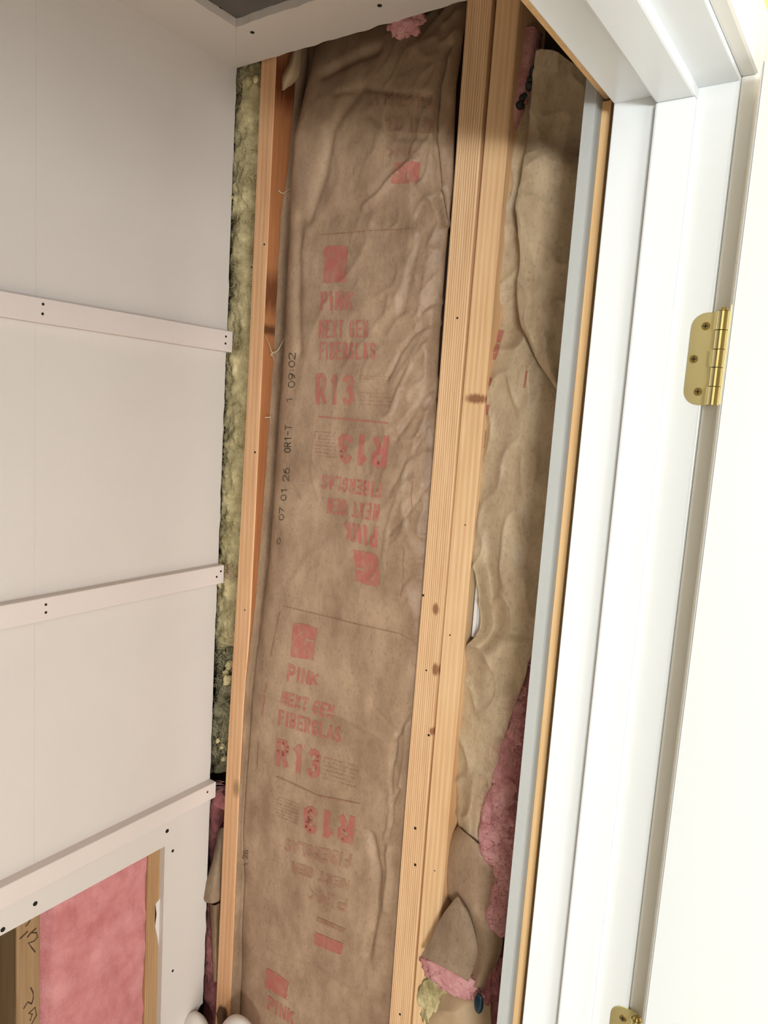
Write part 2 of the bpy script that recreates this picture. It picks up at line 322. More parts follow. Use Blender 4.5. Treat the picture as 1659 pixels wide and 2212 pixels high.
# torn paper left on the pale stud
tp = [(358, 1925), (346, 1938), (335, 1953), (337, 1975), (334, 2000), (340, 2030), (343, 2060), (351, 2085), (358, 2100)]
obj('torn_paper', prism([((lambda q: (q.x, q.z))(on(a, b, 1, YW + T))) for a, b in tp], 1, YW + T - .0016, YW + T - .0003), M_['drywall_old'], wl)
YB = YW - .0185
# screws in the low panel
for i, (px, py, r) in enumerate(((361, 1795, .0042), (373, 1838, .0032), (95, 1886, .0018), (86, 1909, .0022), (76, 1952, .0042), (6, 2008, .0042), (373, 2097, .0028))):
    p = on(px, py, 1, YW); obj('screw', cyl(p + Vector((0, .002, 0)), p - Vector((0, .0006, 0)), r, r * .9, 12), M_['screw'], wl)

# battens
def batten(label, pts, screws):
    e = tag(empty('batten', (.9, YW, pts[0][1])), label, 'batten', kind='thing')
    bm = bmesh.new(); x0, x1 = -.60, .9545; (zt0, zb0), (zt1, zb1) = pts
    n = 40; rings = []
    for i in range(n + 1):
        t = i / n; x = x0 + (x1 - x0) * t; w_ = .0006 * noise.noise(Vector((t * 14, pts[0][0], 2)))
        k = (x - .53) / (x1 - .53); zt = zt0 + (zt1 - zt0) * k; zb = zb0 + (zb1 - zb0) * k
        rings.append([bm.verts.new(c) for c in ((x, YW - .0002, zt), (x, YB + .001, zt + w_), (x, YB, zt - .001 + w_), (x, YB, zb + .001), (x, YB + .001, zb + w_), (x, YW - .0002, zb))])
    for a, b in zip(rings, rings[1:]):
        for k in range(6): bm.faces.new((a[k], a[(k + 1) % 6], b[(k + 1) % 6], b[k]))
    bm.faces.new(rings[0]); bm.faces.new(rings[-1][::-1])
    obj('board', bm, M_['batten'], e)
    for px, py in screws:
        p = on(px, py, 1, YB); obj('screw', cyl(p + Vector((0, .001, 0)), p - Vector((0, .0005, 0)), .0023, .002, 10), M_['screw'], e)
k = YB / YW
batten('white wooden batten on the wall, the topmost of three, just above eye height', ((ZC + .1315, ZC + .0975), (ZC + .1305, ZC + .0935)), [(93, 657), (92, 678), (488, 727), (487, 742)])
batten('white wooden batten on the wall, the middle of three, plain wall above and below', ((ZC - .305, ZC - .341), (ZC - .3015, ZC - .3365)), [(99, 1306), (99, 1323), (477, 1234), (468, 1246)])
batten('white wooden batten with rough dusty top, the lowest of three, above pink-filled opening', ((ZC - .740, ZC - .776), (ZC - .7375, ZC - .770)), [(448, 1711)])

# ---------------------------------------------------------------- door leaf and hinges
dr = tag(empty('door_1', (.768, .152, 0)), kind='structure')
ph = math.radians(82); px_, py_ = .768, .152
def dpt(a, b):                                # a along the leaf from its hinge edge, b through its thickness from the closet face
    return (.728 + a * math.cos(ph) + b * math.sin(ph), .1386 - a * math.sin(ph) + b * math.cos(ph))
db = bmesh.new(); q = [dpt(0, 0), dpt(.90, 0), dpt(.90, .035), dpt(0, .035)]
prism(q, 2, .012, ZC + .3225, db); bmesh.ops.bevel(db, geom=db.edges[:], offset=.0015, segments=2, affect='EDGES')
obj('door_panel', db, M_['doorwhite'], dr)
def hinge(zt, label):
    zb = zt - .0889; R_ = .0145; ye, yo = .1595, .1822
    pts = [(ye, zt), (ye, zb)]
    pts += [(yo - R_ + R_ * math.sin(t), zb + R_ - R_ * math.cos(t)) for t in [i * math.pi / 16 for i in range(9)]]
    pts += [(yo - R_ + R_ * math.cos(t), zt - R_ + R_ * math.sin(t)) for t in [i * math.pi / 16 for i in range(9)]]
    h = obj('hinge', prism(pts, 0, XJ - .0016, XJ + .0006), M_['brass'], dr); h['label'] = label
    for (yy, z_) in ((.1690, zt - .013), (.1765, zt - .0445), (.1690, zb + .013)):
        s = obj('screw', cyl((XJ - .0014, yy, z_), (XJ - .0022, yy, z_), .0043, .0036, 18), M_['brassd'], h, origin=org(dr))
        c = box(XJ - .0024, XJ - .0018, yy - .0024, yy + .0024, z_ - .0005, z_ + .0005); box(XJ - .0024, XJ - .0018, yy - .0005, yy + .0005, z_ - .0024, z_ + .0024, bm=c)
        obj('screw_slot', c, M_['black'], h, origin=org(dr))
    zz_ = [zt, zt - .018, zt - .036, zt - .053, zt - .071, zb]
    for i in range(5):
        b_ = cyl((px_ - .0015, py_ + .001, zz_[i] - .0004), (px_ - .0015, py_ + .001, zz_[i + 1] + .0004), .0056, None, 20)
        if i in (0, 2, 4): box(px_ - .004, XJ + .0004, py_ + .003, .1600, zz_[i + 1] + .0004, zz_[i] - .0004, bm=b_)
        obj('knuckle', b_, M_['brass'], h, origin=org(dr), smooth=False)
    obj('pin', cyl((px_ - .0015, py_ + .001, zt), (px_ - .0015, py_ + .001, zt + .003), .0048, .003, 16), M_['brassd'], h, origin=org(dr))
    lb = bmesh.new(); q = [dpt(-.0012, .004), dpt(.001, .004), dpt(.001, .034), dpt(-.0012, .034)]
    prism(q, 2, zb, zt, lb); obj('door_leaf_plate', lb, M_['brass'], h, origin=org(dr))
hinge(ZC + .1178, 'brass hinge with three screws level with the upper door')
hinge(ZC - .6290, 'brass hinge at the bottom edge of the frame')

# ---------------------------------------------------------------- opened wall: back boards, studs
wr = tag(empty('wall_right', (1.05, .7, 0)), kind='structure')
obj('sheathing', box(1.052, 1.064, .30, 1.15, 0, ZC + .741), M_['sheath'], wr)
tag(obj('trim_plate_top', box(.962, 1.051, .318, 1.033, ZC + .703, ZC + .741), M_['lumber']), kind='structure')
tag(obj('trim_plate_bottom', box(.962, 1.051, .318, 1.033, 0.0005, .038), M_['lumber']), kind='structure')
def stud(label, yl, yr, x0, m, nails=(), group=None, side=None):
    """yl / yr: [(z, y)] of the left and right edges"""
    e = tag(empty('wall_stud', (1.0, yl[0][1], .0385)), label, 'stud', group)
    zs = np.linspace(.0385, ZC + .7025, 44); bm = bmesh.new(); rings = []
    for z in zs:
        a = np.interp(z, [p[0] for p in yl], [p[1] for p in yl]); b = np.interp(z, [p[0] for p in yr], [p[1] for p in yr])
        c = .0018
        rings.append([bm.verts.new(v) for v in ((1.0505, a, z), (x0 + c, a, z), (x0, a - c, z), (x0, b + c, z), (x0 + c, b, z), (1.0505, b, z))])
    for r0, r1 in zip(rings, rings[1:]):
        for k in range(6):
            f_ = bm.faces.new((r0[k], r0[(k + 1) % 6], r1[(k + 1) % 6], r1[k])); f_.material_index = 1 if k == 4 and side else 0
    bm.faces.new(rings[0]); bm.faces.new(rings[-1][::-1])
    obj('timber', bm, m, e, mats=[m, side] if side else None)
    for (px, py, r) in nails:
        p = on(px, py, 0, x0); obj('nail', cyl(p + Vector((.001, 0, 0)), p - Vector((.0004, 0, 0)), r, r * .9, 10), M_['screw'], e)
    return e
z_ = lambda v: ZC + v
s1 = stud('reddish wooden stud in the corner beside the yellow insulation', [(0, 1.000), (z_(-1.1), .998), (z_(-.74), .9965), (z_(-.3), .985), (z_(.01), .9795), (z_(.58), .9775)],
     [(0, .957), (z_(-1.1), .957), (z_(-.73), .9575), (z_(-.54), .955), (z_(-.43), .948), (z_(-.27), .9465), (z_(.58), .9425)], XW, M_['stud_red'], [(551, 977, .0022), (529, 1318, .0016), (571, 528, .0020), (543, 577, .0015)], side=M_['heartwood'])
stud('lined softwood stud, left one of the pair nailed together', [(0, .583), (z_(-.6), .5826), (z_(.03), .5776), (z_(.58), .5776)], [(0, .5415), (z_(-.6), .5415), (z_(.03), .5387), (z_(.58), .5375)], XW, M_['stud_a'],
     [(921, 1448, .0016), (926, 1588, .0022), (897, 1789, .0026), (897, 1868, .0026), (864, 2191, .0022), (988, 687, .0018), (914, 1286, .0022)])
stud('smooth softwood stud with a dark knot, right one of the pair', [(0, .5398), (z_(-.6), .5396), (z_(.03), .5362), (z_(.58), .5315)], [(0, .5025), (z_(-.6), .5020), (z_(.03), .4990), (z_(.58), .4955)], XW + .0015, M_['stud_b'], [(1005, 1134, .0012), (939, 1881, .0012), (972, 1372, .0014)])
# splinters and a bent nail on the corner stud's side
sp = bmesh.new(); tube([on(a, b, 1, .941 - i * .0006) for i, (a, b) in enumerate([(601, 410), (606, 416), (613, 418), (622, 411), (636, 407), (648, 401), (660, 398)])], [.0012, .0014, .0012, .001, .0008, .0006, .0003], 6, sp)
obj('splinter', sp, M_['beige'], s1)
sp = bmesh.new(); tube([on(a, b, 1, .941 - i * .0008) for i, (a, b) in enumerate([(585, 768), (589, 762), (596, 760), (602, 754), (611, 738), (618, 726)])], [.0024, .002, .0016, .0014, .0009, .0003], 6, sp)
tube([on(a, b, 1, .941) for a, b in [(572, 722), (580, 740), (588, 764), (592, 778)]], [.0004, .0008, .001, .0004], 5, sp)
obj('splinter', sp, M_['beige'], s1)
p = on(572, 902, 1, .9425); q = on(583, 901, 1, .936)
nb = cyl(p, q, .0012, None, 8); cyl(q, q + (q - p).normalized() * .0012, .0042, .0038, 14, nb); obj('nail', nb, M_['beige'], s1)
# a short tail of wood at the stud's foot of view, dark knot
# ---------------------------------------------------------------- big kraft-faced batt between the studs
FL = [  # py, (px, x) resolved on the stud side: z, y of side, x where paper starts, x of the fold
 (.60, .9425, 1.010, 1.040), (.5099, .9427, 1.0079, 1.0377), (.4139, .9431, 1.0018, 1.0292), (.3343, .9429, .9892, 1.0262), (.2423, .9425, .9888, 1.0225), (.1026, .944, .9881, 1.0271),
 (-.0165, .944, .9848, 1.0178), (-.103, .946, .9826, 1.0196), (-.1903, .9463, .9791, 1.0163), (-.2784, .9461, .9751, 1.0092), (-.3657, .9458, .9709, .9932), (-.4538, .9475, .9632, .9797),
 (-.5489, .9545, .9625, .9785), (-.6429, .957, .9625, .9774), (-.7346, .9570, .9613, .9726), (-.8278, .9565, .9613, .9700), (-.9324, .9560, .9613, .9806), (-1.0327, .9560, .9613, .9794), (-1.1399, .9565, .9613, .9862), (-1.66, .9565, .9613, .985)]
fz = [f_[0] for f_ in FL][::-1]; fcol = lambda i: [f_[i] for f_ in FL][::-1]
RE = [(985, 60), (984, 120), (980, 200), (975, 300), (972, 400), (962, 480), (954, 560), (948, 640), (942, 720), (938, 800), (938, 880)]
re_ = sorted([(p.z - ZC, p.y) for p in (on(a, b, 0, .992) for a, b in RE)]); rez = [-1.7, -.10] + [r_[0] for r_ in re_ if r_[0] > -.02]; rey = [.584, .584] + [r_[1] for r_ in re_ if r_[0] > -.02]
def creases(lst, x=.985):
    out = []
    for pts, wd, dp in lst:
        P = [on(a, b, 0, x) for a, b in pts]; out.append(([(p.y, p.z - ZC) for p in P], wd, dp))
    return out
CR = creases([
 ([(962, 90), (947, 190), (941, 300), (945, 400), (955, 480)], .0045, .010), ([(652, 470), (648, 560), (646, 650), (650, 760)], .012, .004),
 ([(950, 690), (905, 715), (870, 760), (845, 820)], .004, .0035), ([(930, 735), (895, 780), (872, 840), (852, 900)], .004, -.003), ([(948, 800), (905, 880), (865, 950)], .005, .003),
 ([(935, 860), (900, 960), (880, 1030)], .004, -.003), ([(920, 930), (880, 1010), (850, 1060)], .004, .0025), ([(925, 1050), (880, 1120), (850, 1150)], .0035, .0025), ([(870, 1070), (845, 1140), (838, 1230)], .0035, -.0022),
 ([(900, 350), (860, 380), (820, 430), (790, 450)], .006, -.004), ([(910, 400), (935, 440), (945, 470)], .004, -.003), ([(720, 200), (780, 185), (860, 205), (930, 210)], .006, .003), ([(690, 150), (740, 120), (800, 95)], .012, .006),
 ([(770, 190), (720, 280), (700, 380), (670, 470)], .016, .006), ([(800, 250), (860, 300), (930, 300)], .006, .0025), ([(560, 1488), (640, 1512), (740, 1540), (830, 1588), (875, 1590)], .0035, -.0025), ([(814, 1516), (840, 1548), (864, 1576)], .003, .0025),
 ([(893, 1530), (872, 1572), (862, 1600), (858, 1640)], .004, .004), ([(862, 1600), (850, 1680), (852, 1760), (838, 1830)], .004, .004), ([(885, 1560), (880, 1640), (868, 1700)], .004, -.004), ([(806, 1800), (822, 1880), (818, 1960), (800, 2060)], .010, .007), ([(850, 1720), (840, 1800), (846, 1880), (838, 1960)], .006, -.005),
 ([(868, 1700), (845, 1745), (838, 1790)], .004, .004), ([(592, 2060), (680, 2090), (760, 2140), (860, 2150)], .010, .003), ([(640, 1040), (700, 1046), (760, 1060), (830, 1062)], .003, -.0015), ([(640, 1050), (665, 1085), (680, 1095)], .003, .002), ([(700, 470), (800, 455), (900, 470)], .02, .003),
 ([(690, 940), (684, 1020), (700, 1080)], .003, -.0012), ([(905, 520), (890, 600), (870, 680)], .008, .0025), ([(925, 560), (915, 640), (900, 720)], .006, -.0025), ([(960, 640), (925, 660), (905, 690)], .004, .003)])
def seg_d(y, z, pts):
    best = 1e9; side = 0
    for (y0, z0), (y1, z1) in zip(pts, pts[1:]):
        dy, dz = y1 - y0, z1 - z0; t = max(0, min(1, ((y - y0) * dy + (z - z0) * dz) / (dy * dy + dz * dz)))
        d = math.hypot(y - y0 - t * dy, z - z0 - t * dz)
        if d < best: best = d
    return best
NS, NZ = 110, 645
ZG = np.linspace(-1.66, .700, NZ)
def base_face(s, z):
    """s 0..1 from the fold at the corner stud to the right edge; z relative to eye height -> (x, y)"""
    ys = float(np.interp(z, fz, fcol(1))); xf = float(np.interp(z, fz, fcol(3))); yr = float(np.interp(z, rez, rey))
    y = ys - .0015 + (yr - ys) * s
    xr = .990 + .006 * math.sin(z * 4 + 1)
    u = s
    rise = 1 - math.exp(-u / .045) ; fall = 1 - math.exp(-(1 - u) / .055)
    mid = .9745 + .004 * math.sin(z * 5.1) + .006 * max(0, z - .25) * 4 * (.2 + u) + .008 * max(0, -.9 - z)
    x = xf + (mid - xf) * rise; x = x + (xr - mid) * (1 - fall)
    x += min(1.036 - x, .24 * max(0, z - .46 - .03 * s) ) if z > .46 and x < 1.036 else 0
    return x, y
X_ = np.zeros((NZ, NS)); Y_ = np.zeros((NZ, NS))
crb = [(min(p[0] for p in c[0]) - 3 * c[1], max(p[0] for p in c[0]) + 3 * c[1], min(p[1] for p in c[0]) - 3 * c[1], max(p[1] for p in c[0]) + 3 * c[1]) for c in CR]
for j in range(NZ):
    z = float(ZG[j])
    for i in range(NS):
        s = i / (NS - 1); x, y = base_face(s, z)
        edge = min(1, s / .06) * min(1, (1 - s) / .03)
        wr_ = (1 - abs(noise.noise(Vector((y * 9 + z * 4, z * 5 - y * 5, 1)))) * 2) ** 3 * .0040 * (1 if z > -.35 else .25) * (.25 + s) \
            + noise.noise(Vector((y * 6, z * 4, 4))) * .004 + noise.noise(Vector((y * 30, z * 26, 7))) * (.0008 if z > -.3 else .0004) \
            + (1 - abs(noise.noise(Vector((y * 26 + z * 14, z * 16 - y * 10, 11)))) * 2) ** 4 * .0040 * max(0, s - .35) * (1.8 if z > -.3 else .5)
        x -= wr_ * edge
        for c, bb in zip(CR, crb):
            if bb[0] < y < bb[1] and bb[2] < z < bb[3]:
                d = seg_d(y, z, c[0]) / c[1]
                if d < 3: x += 1.35 * c[2] * math.exp(-d * d * 1.6)
        X_[j, i] = x; Y_[j, i] = y
def surf(y, z):                               # bilinear lookup in the built grid
    j = (z - ZG[0]) / (ZG[1] - ZG[0]); j0 = int(max(0, min(NZ - 2, math.floor(j)))); t = j - j0; out = []
    for jj in (j0, j0 + 1):
        i = (Y_[jj, 0] - y) / (Y_[jj, 0] - Y_[jj, -1]) * (NS - 1); i0 = int(max(0, min(NS - 2, math.floor(i)))); f_ = min(1.0, max(0.0, i - i0))
        out.append(X_[jj, i0] * (1 - f_) + X_[jj, i0 + 1] * f_)
    return out[0] * (1 - t) + out[1] * t
batt = tag(empty('insulation_batt', (1.0, .76, .04)), 'long brown kraft-faced batt with red print between the studs', 'insulation')
bm = bmesh.new(); grid = []
for j in range(NZ):
    z = float(ZG[j]); ys = float(np.interp(z, fz, fcol(1))); xs = float(np.interp(z, fz, fcol(2))); xf = float(np.interp(z, fz, fcol(3)))
    ys = float(np.interp(z + ZC, [0, z_(-1.1), z_(-.73), z_(-.54), z_(-.43), z_(-.27), z_(.58)], [.957, .957, .9575, .955, .948, .9465, .9425]))
    wob = .0012 * noise.noise(Vector((z * 22, 0, 5)))
    row = [bm.verts.new((xs + wob + (xf - xs) * t, ys - .0008 - .0012 * math.sin(math.pi * t) - .0006 * abs(noise.noise(Vector((z * 12, t, 2)))), z + ZC)) for t in (0, .33, .66, .93)]
    row.append(bm.verts.new((xf + .005, ys - .0016, z + ZC)))
    row += [bm.verts.new((X_[j, i], Y_[j, i], z + ZC)) for i in range(1, NS)]
    row.append(bm.verts.new((X_[j, -1] + .004, Y_[j, -1] - .001, z + ZC))); row.append(bm.verts.new((X_[j, -1] + .03, Y_[j, -1] + .026, z + ZC)))
    grid.append(row)
for a, b in zip(grid, grid[1:]):
    for k_ in range(len(a) - 1): bm.faces.new((a[k_], b[k_], b[k_ + 1], a[k_ + 1]))
obj('kraft_facing', bm, M_['kraft'], batt, smooth=True)
bm = box(1.042, 1.050, .65, .930, .04, ZC + .700, .004); obj('fiberglass_core', bm, M_['palepink'], batt)

def hit(px, py):
    x = .985
    for _ in range(8):
        p = on(px, py, 0, x); x = surf(p.y, p.z - ZC)
    return p.y, p.z - ZC
def decal(name, bm, quad, m, parent, lift=.0007, flip=False):
    """bm lies in the unit square (u, v); quad = its corners BL, BR, TR, TL as photo points on the paper"""
    Q = [hit(*p) for p in quad]
    wu = math.dist(Q[0], Q[1]); hv = math.dist(Q[1], Q[2])
    for ax, n in ((0, int(wu / .005) + 1), (1, int(hv / .005) + 1)):
        for i in range(1, n):
            co = [0, 0, 0]; no = [0, 0, 0]; co[ax] = i / n; no[ax] = 1
            bmesh.ops.bisect_plane(bm, geom=bm.verts[:] + bm.edges[:] + bm.faces[:], plane_co=co, plane_no=no)
    bmesh.ops.triangulate(bm, faces=bm.faces[:])
    for v in bm.verts:
        a, b = v.co.x, v.co.y
        y = (Q[0][0] * (1 - a) + Q[1][0] * a) * (1 - b) + (Q[3][0] * (1 - a) + Q[2][0] * a) * b
        z = (Q[0][1] * (1 - a) + Q[1][1] * a) * (1 - b) + (Q[3][1] * (1 - a) + Q[2][1] * a) * b
        v.co = (surf(y, z) - lift, y, z + ZC)
    for f_ in bm.faces:
        f_.normal_update()
        if f_.normal.x > 0: f_.normal_flip()
    return obj(name, bm, m, parent, recalc=False)
def arc(cx, cy, rx, ry, a0, a1, n=7): return [(cx + rx * math.cos(math.radians(a0 + (a1 - a0) * i / n)), cy + ry * math.sin(math.radians(a0 + (a1 - a0) * i / n))) for i in range(n + 1)]
GL = {  # condensed block capitals as strokes in a 1 x 1 cell (centre lines)
 'P': [[(0, 0), (0, 1), (.6, 1)] + arc(.6, .74, .4, .26, 90, -90) + [(0, .48)]], 'I': [[(.5, 0), (.5, 1)]], 'N': [[(0, 0), (0, 1), (1, 0), (1, 1)]], 'K': [[(0, 0), (0, 1)], [(0, .45), (1, 1)], [(.25, .58), (1, 0)]],
 'E': [[(1, 0), (0, 0), (0, 1), (1, 1)], [(0, .5), (.85, .5)]], 'X': [[(0, 0), (1, 1)], [(0, 1), (1, 0)]], 'T': [[(.5, 0), (.5, 1)], [(0, 1), (1, 1)]], 'F': [[(0, 0), (0, 1), (1, 1)], [(0, .52), (.8, .52)]],
 'G': [arc(.5, .7, .5, .3, 10, 180) + arc(.5, .3, .5, .3, 180, 360) + [(1, .46), (.55, .46)]], 'B': [[(0, 0), (0, 1), (.55, 1)] + arc(.55, .76, .4, .24, 90, -90) + [(0, .52)], [(.5, .52)] + arc(.55, .26, .45, .26, 90, -90) + [(0, 0)]],
 'R': [[(0, 0), (0, 1), (.55, 1)] + arc(.55, .75, .42, .25, 90, -90) + [(0, .5)], [(.45, .5), (1, 0)]], 'L': [[(0, 1), (0, 0), (1, 0)]], 'A': [[(0, 0), (.5, 1), (1, 0)], [(.2, .3), (.8, .3)]],
 'S': [arc(.5, .75, .5, .25, 20, 270) + arc(.5, .25, .5, .25, 90, -160)], '1': [[(.2, .80), (.62, 1), (.62, 0)]], '3': [arc(.5, .75, .45, .25, 160, -90) + arc(.5, .25, .5, .25, 90, -160)],
 '0': [arc(.5, .5, .5, .5, 0, 360, 12)], 'O': [arc(.5, .5, .5, .5, 0, 360, 12)], '2': [arc(.5, .72, .5, .28, 170, -30) + [(0, 0), (1, 0)]], '6': [arc(.5, .30, .5, .30, 0, 360, 10), [(.02, .35), (.25, .8), (.8, 1)]], '7': [[(0, 1), (1, 1), (.35, 0)]],
 '9': [arc(.5, .70, .5, .30, 0, 360, 10), [(.98, .65), (.75, .2), (.2, 0)]], ':': [[(.5, .25), (.5, .27)], [(.5, .73), (.5, .75)]], '-': [[(.1, .5), (.9, .5)]]}
def text_bm(s, bold=.2, aspect=2.0):
    """unit-square lettering; aspect = printed width / height; bold = stroke width / height"""
    bm = bmesh.new(); n = sum(.55 if c in ' I:' else 1 for c in s); gap = .10; cell = (aspect - gap * (len(s) - 1)) / n; x = 0; t = min(bold, cell * .36) / 2
    for c in s:
        w_ = cell * (.55 if c in ' I:' else 1)
        for pl in GL.get(c, []):
            P = [(x + t + a * (w_ - 2 * t), t + b * (1 - 2 * t)) for a, b in pl]
            for (x0, y0), (x1, y1) in zip(P, P[1:]):
                l = math.hypot(x1 - x0, y1 - y0)
                if l < 1e-6: continue
                dx, dy = (x1 - x0) / l, (y1 - y0) / l; e_ = t * (.55 if min(abs(dx), abs(dy)) > .05 else .98); x0_, y0_, x1_, y1_ = x0 - dx * e_, y0 - dy * e_, x1 + dx * e_, y1 + dy * e_
                bm.faces.new([bm.verts.new((a / aspect, b, 0)) for a, b in ((x0_ + dy * t, y0_ - dx * t), (x1_ + dy * t, y1_ - dx * t), (x1_ - dy * t, y1_ + dx * t), (x0_ - dy * t, y0_ + dx * t))])
        x += w_ + gap
    return bm
def up(TL, TR, BR, BL): return (BL, BR, TR, TL)
def rot(TL, TR, BR, BL): return (TR, TL, BL, BR)          # printed upside down
def printed(s, quad, m='red', bold=.22): decal('printed_lettering', text_bm(s, bold, math.dist(quad[0], quad[1]) / math.dist(quad[1], quad[2]) * 1.15), quad, M_[m], batt)
def logo(quad, m='red', notch=True):
    bm = bmesh.new()                          # a solid tab with a small paler flash and a stepped right edge
    pts = [(0, .02), (.12, 0), (.98, .0), (.93, .12), (1, .26), (.94, .30), (1, .96), (.6, 1), (.1, .98), (0, .9)]
    f_ = bm.faces.new([bm.verts.new((a, b, 0)) for a, b in pts])
    decal('printed_logo', bm, quad, M_[m], batt)
    if notch:
        bm = bmesh.new()
        for pp in ([(.22, .60), (.42, .74), (.44, .79), (.30, .70)], [(.58, .56), (.72, .52), (.92, .55), (.90, .60), (.66, .61)]): bm.faces.new([bm.verts.new((a, b, 0)) for a, b in pp])
        decal('printed_logo_flash', bm, quad, M_['kraft'], batt, .0012)
def line(p0, p1, wpx, m='redline'):
    n = 1; dx, dy = p1[0] - p0[0], p1[1] - p0[1]; l = math.hypot(dx, dy); ox, oy = -dy / l * wpx / 2, dx / l * wpx / 2
    bm = bmesh.new(); bm.faces.new([bm.verts.new(c) for c in ((0, 0, 0), (1, 0, 0), (1, 1, 0), (0, 1, 0))])
    decal('printed_rule', bm, ((p0[0] + ox, p0[1] + oy), (p1[0] + ox, p1[1] + oy), (p1[0] - ox, p1[1] - oy), (p0[0] - ox, p0[1] - oy)), M_[m], batt)
def small(quad, n, seed):                     # worn small print: rows of broken strokes too fine to read
    r = random.Random(seed); bm = bmesh.new()
    for i in range(n):
        v0 = (i + .2) / n; h = .42 / n; u = r.uniform(0, .06)
        while u < .97:
            w2 = r.choice((.02, .035, .05)); g = r.choice((.012, .02, .04))
            if r.random() > .12:
                a = min(1, u + w2); bm.faces.new([bm.verts.new(c) for c in ((u, v0, 0), (a, v0, 0), (a, v0 + h * r.uniform(.6, 1), 0), (u, v0 + h, 0))])
            u += w2 + g
    decal('small_print', bm, quad, M_['redfaint'], batt)
# block hidden in shade at the top
printed('FIBERGLAS', rot((793, 196), (935, 206), (933, 236), (793, 228)), 'redfaint'); printed('NEXT GEN', rot((833, 250), (935, 256), (933, 288), (835, 284)), 'redfaint')
printed('PINK', rot((836, 318), (912, 318), (908, 336), (838, 338)), 'redfaint'); logo(rot((850, 352), (909, 350), (902, 394), (846, 398)), 'red', False)
line((690, 507), (898, 494), 2.2)
# first upright block
logo(up((700, 531), (753, 529), (750, 609), (699, 612)), notch=False); printed('PINK', up((693, 630), (764, 630), (762, 670), (692, 671)))
printed('NEXT GEN', up((690, 691), (797, 691), (795, 729), (688, 731))); printed('FIBERGLAS', up((690, 739), (812, 740), (812, 777), (690, 777)))
printed('R13', up((683, 806), (766, 810), (765, 876), (683, 874)), bold=.27)
small(up((774, 807), (855, 812), (853, 824), (774, 820)), 2, 1); small(up((774, 842), (846, 846), (844, 880), (772, 876)), 4, 2); line((688, 900), (840, 914), 3.5, 'red')
# upside-down block under it
printed('R13', rot((731, 935), (842, 942), (833, 1012), (733, 1000)), bold=.27); small(rot((680, 929), (726, 933), (726, 993), (678, 988)), 8, 3)
printed('FIBERGLAS', rot((697, 1024), (828, 1043), (824, 1076), (694, 1056))); printed('NEXT GEN', rot((709, 1075), (822, 1089), (818, 1126), (706, 1108)))
printed('PINK', rot((741, 1126), (817, 1138), (815, 1184), (748, 1166))); logo(rot((761, 1187), (814, 1197), (823, 1270), (767, 1257)))
line((612, 1309), (862, 1368), 2); line((862, 1368), (893, 1384), 1.6); line((604, 1323), (584, 1420), 2); line((576, 1474), (566, 1545), 2.5, 'red'); line((558, 1600), (556, 1660), 1.8)
line((893, 1020), (886, 1130), 2); line((872, 1180), (866, 1290), 2)
# second upright block
logo(up((634, 1342), (686, 1355), (680, 1426), (628, 1419))); printed('PINK', up((624, 1433), (690, 1456), (686, 1482), (619, 1472)))
printed('NEXT GEN', up((610, 1492), (724, 1524), (718, 1554), (607, 1521))); printed('FIBERGLAS', up((603, 1532), (738, 1572), (736, 1606), (600, 1565)))
printed('R13', up((598, 1594), (695, 1622), (690, 1686), (595, 1653)), bold=.27); small(up((697, 1630), (778, 1652), (768, 1704), (694, 1682)), 6, 4)
line((597, 1677), (686, 1718), 3.2); line((686, 1718), (778, 1736), 3.2)
# second upside-down block
printed('R13', rot((657, 1738), (768, 1764), (762, 1824), (656, 1796)), bold=.27); small(rot((596, 1716), (650, 1736), (646, 1786), (594, 1764)), 7, 5)
printed('FIBERGLAS', rot((616, 1810), (762, 1846), (757, 1876), (614, 1839)), 'redfaint'); printed('NEXT GEN', rot((631, 1860), (757, 1902), (754, 1924), (630, 1884)), 'redfaint')
printed('PINK', rot((667, 1916), (753, 1942), (748, 1972), (668, 1942)), 'redfaint'); line((684, 1984), (744, 2010), 9); logo(rot((678, 2012), (742, 2038), (738, 2064), (677, 2040)), 'red', False)
logo(up((576, 2088), (625, 2120), (621, 2160), (573, 2132)), 'red', False); printed('PINK', up((580, 2150), (637, 2186), (634, 2214), (577, 2180)))
# black stamped date along the fold, reading upwards
def stamp(s, x0, y0, x1, y1): decal('stamped_date', text_bm(s, .13, (y1 - y0) / (x1 - x0)), ((x1, y1), (x1 + 2, y0), (x0 + 2, y0), (x0, y1)), M_['blackink'], batt)
for s, *q in (('0', 597, 1162, 606, 1176), ('07', 602, 1096, 613, 1124), ('01', 606, 1053, 619, 1082), ('26', 610, 1010, 625, 1040), ('OR1-T', 614, 918, 629, 978), ('1', 618, 856, 631, 872), ('09:02', 622, 762, 638, 838), ('26', 524, 1836, 535, 1856), ('1', 526, 1862, 534, 1872)): stamp(s, *q)

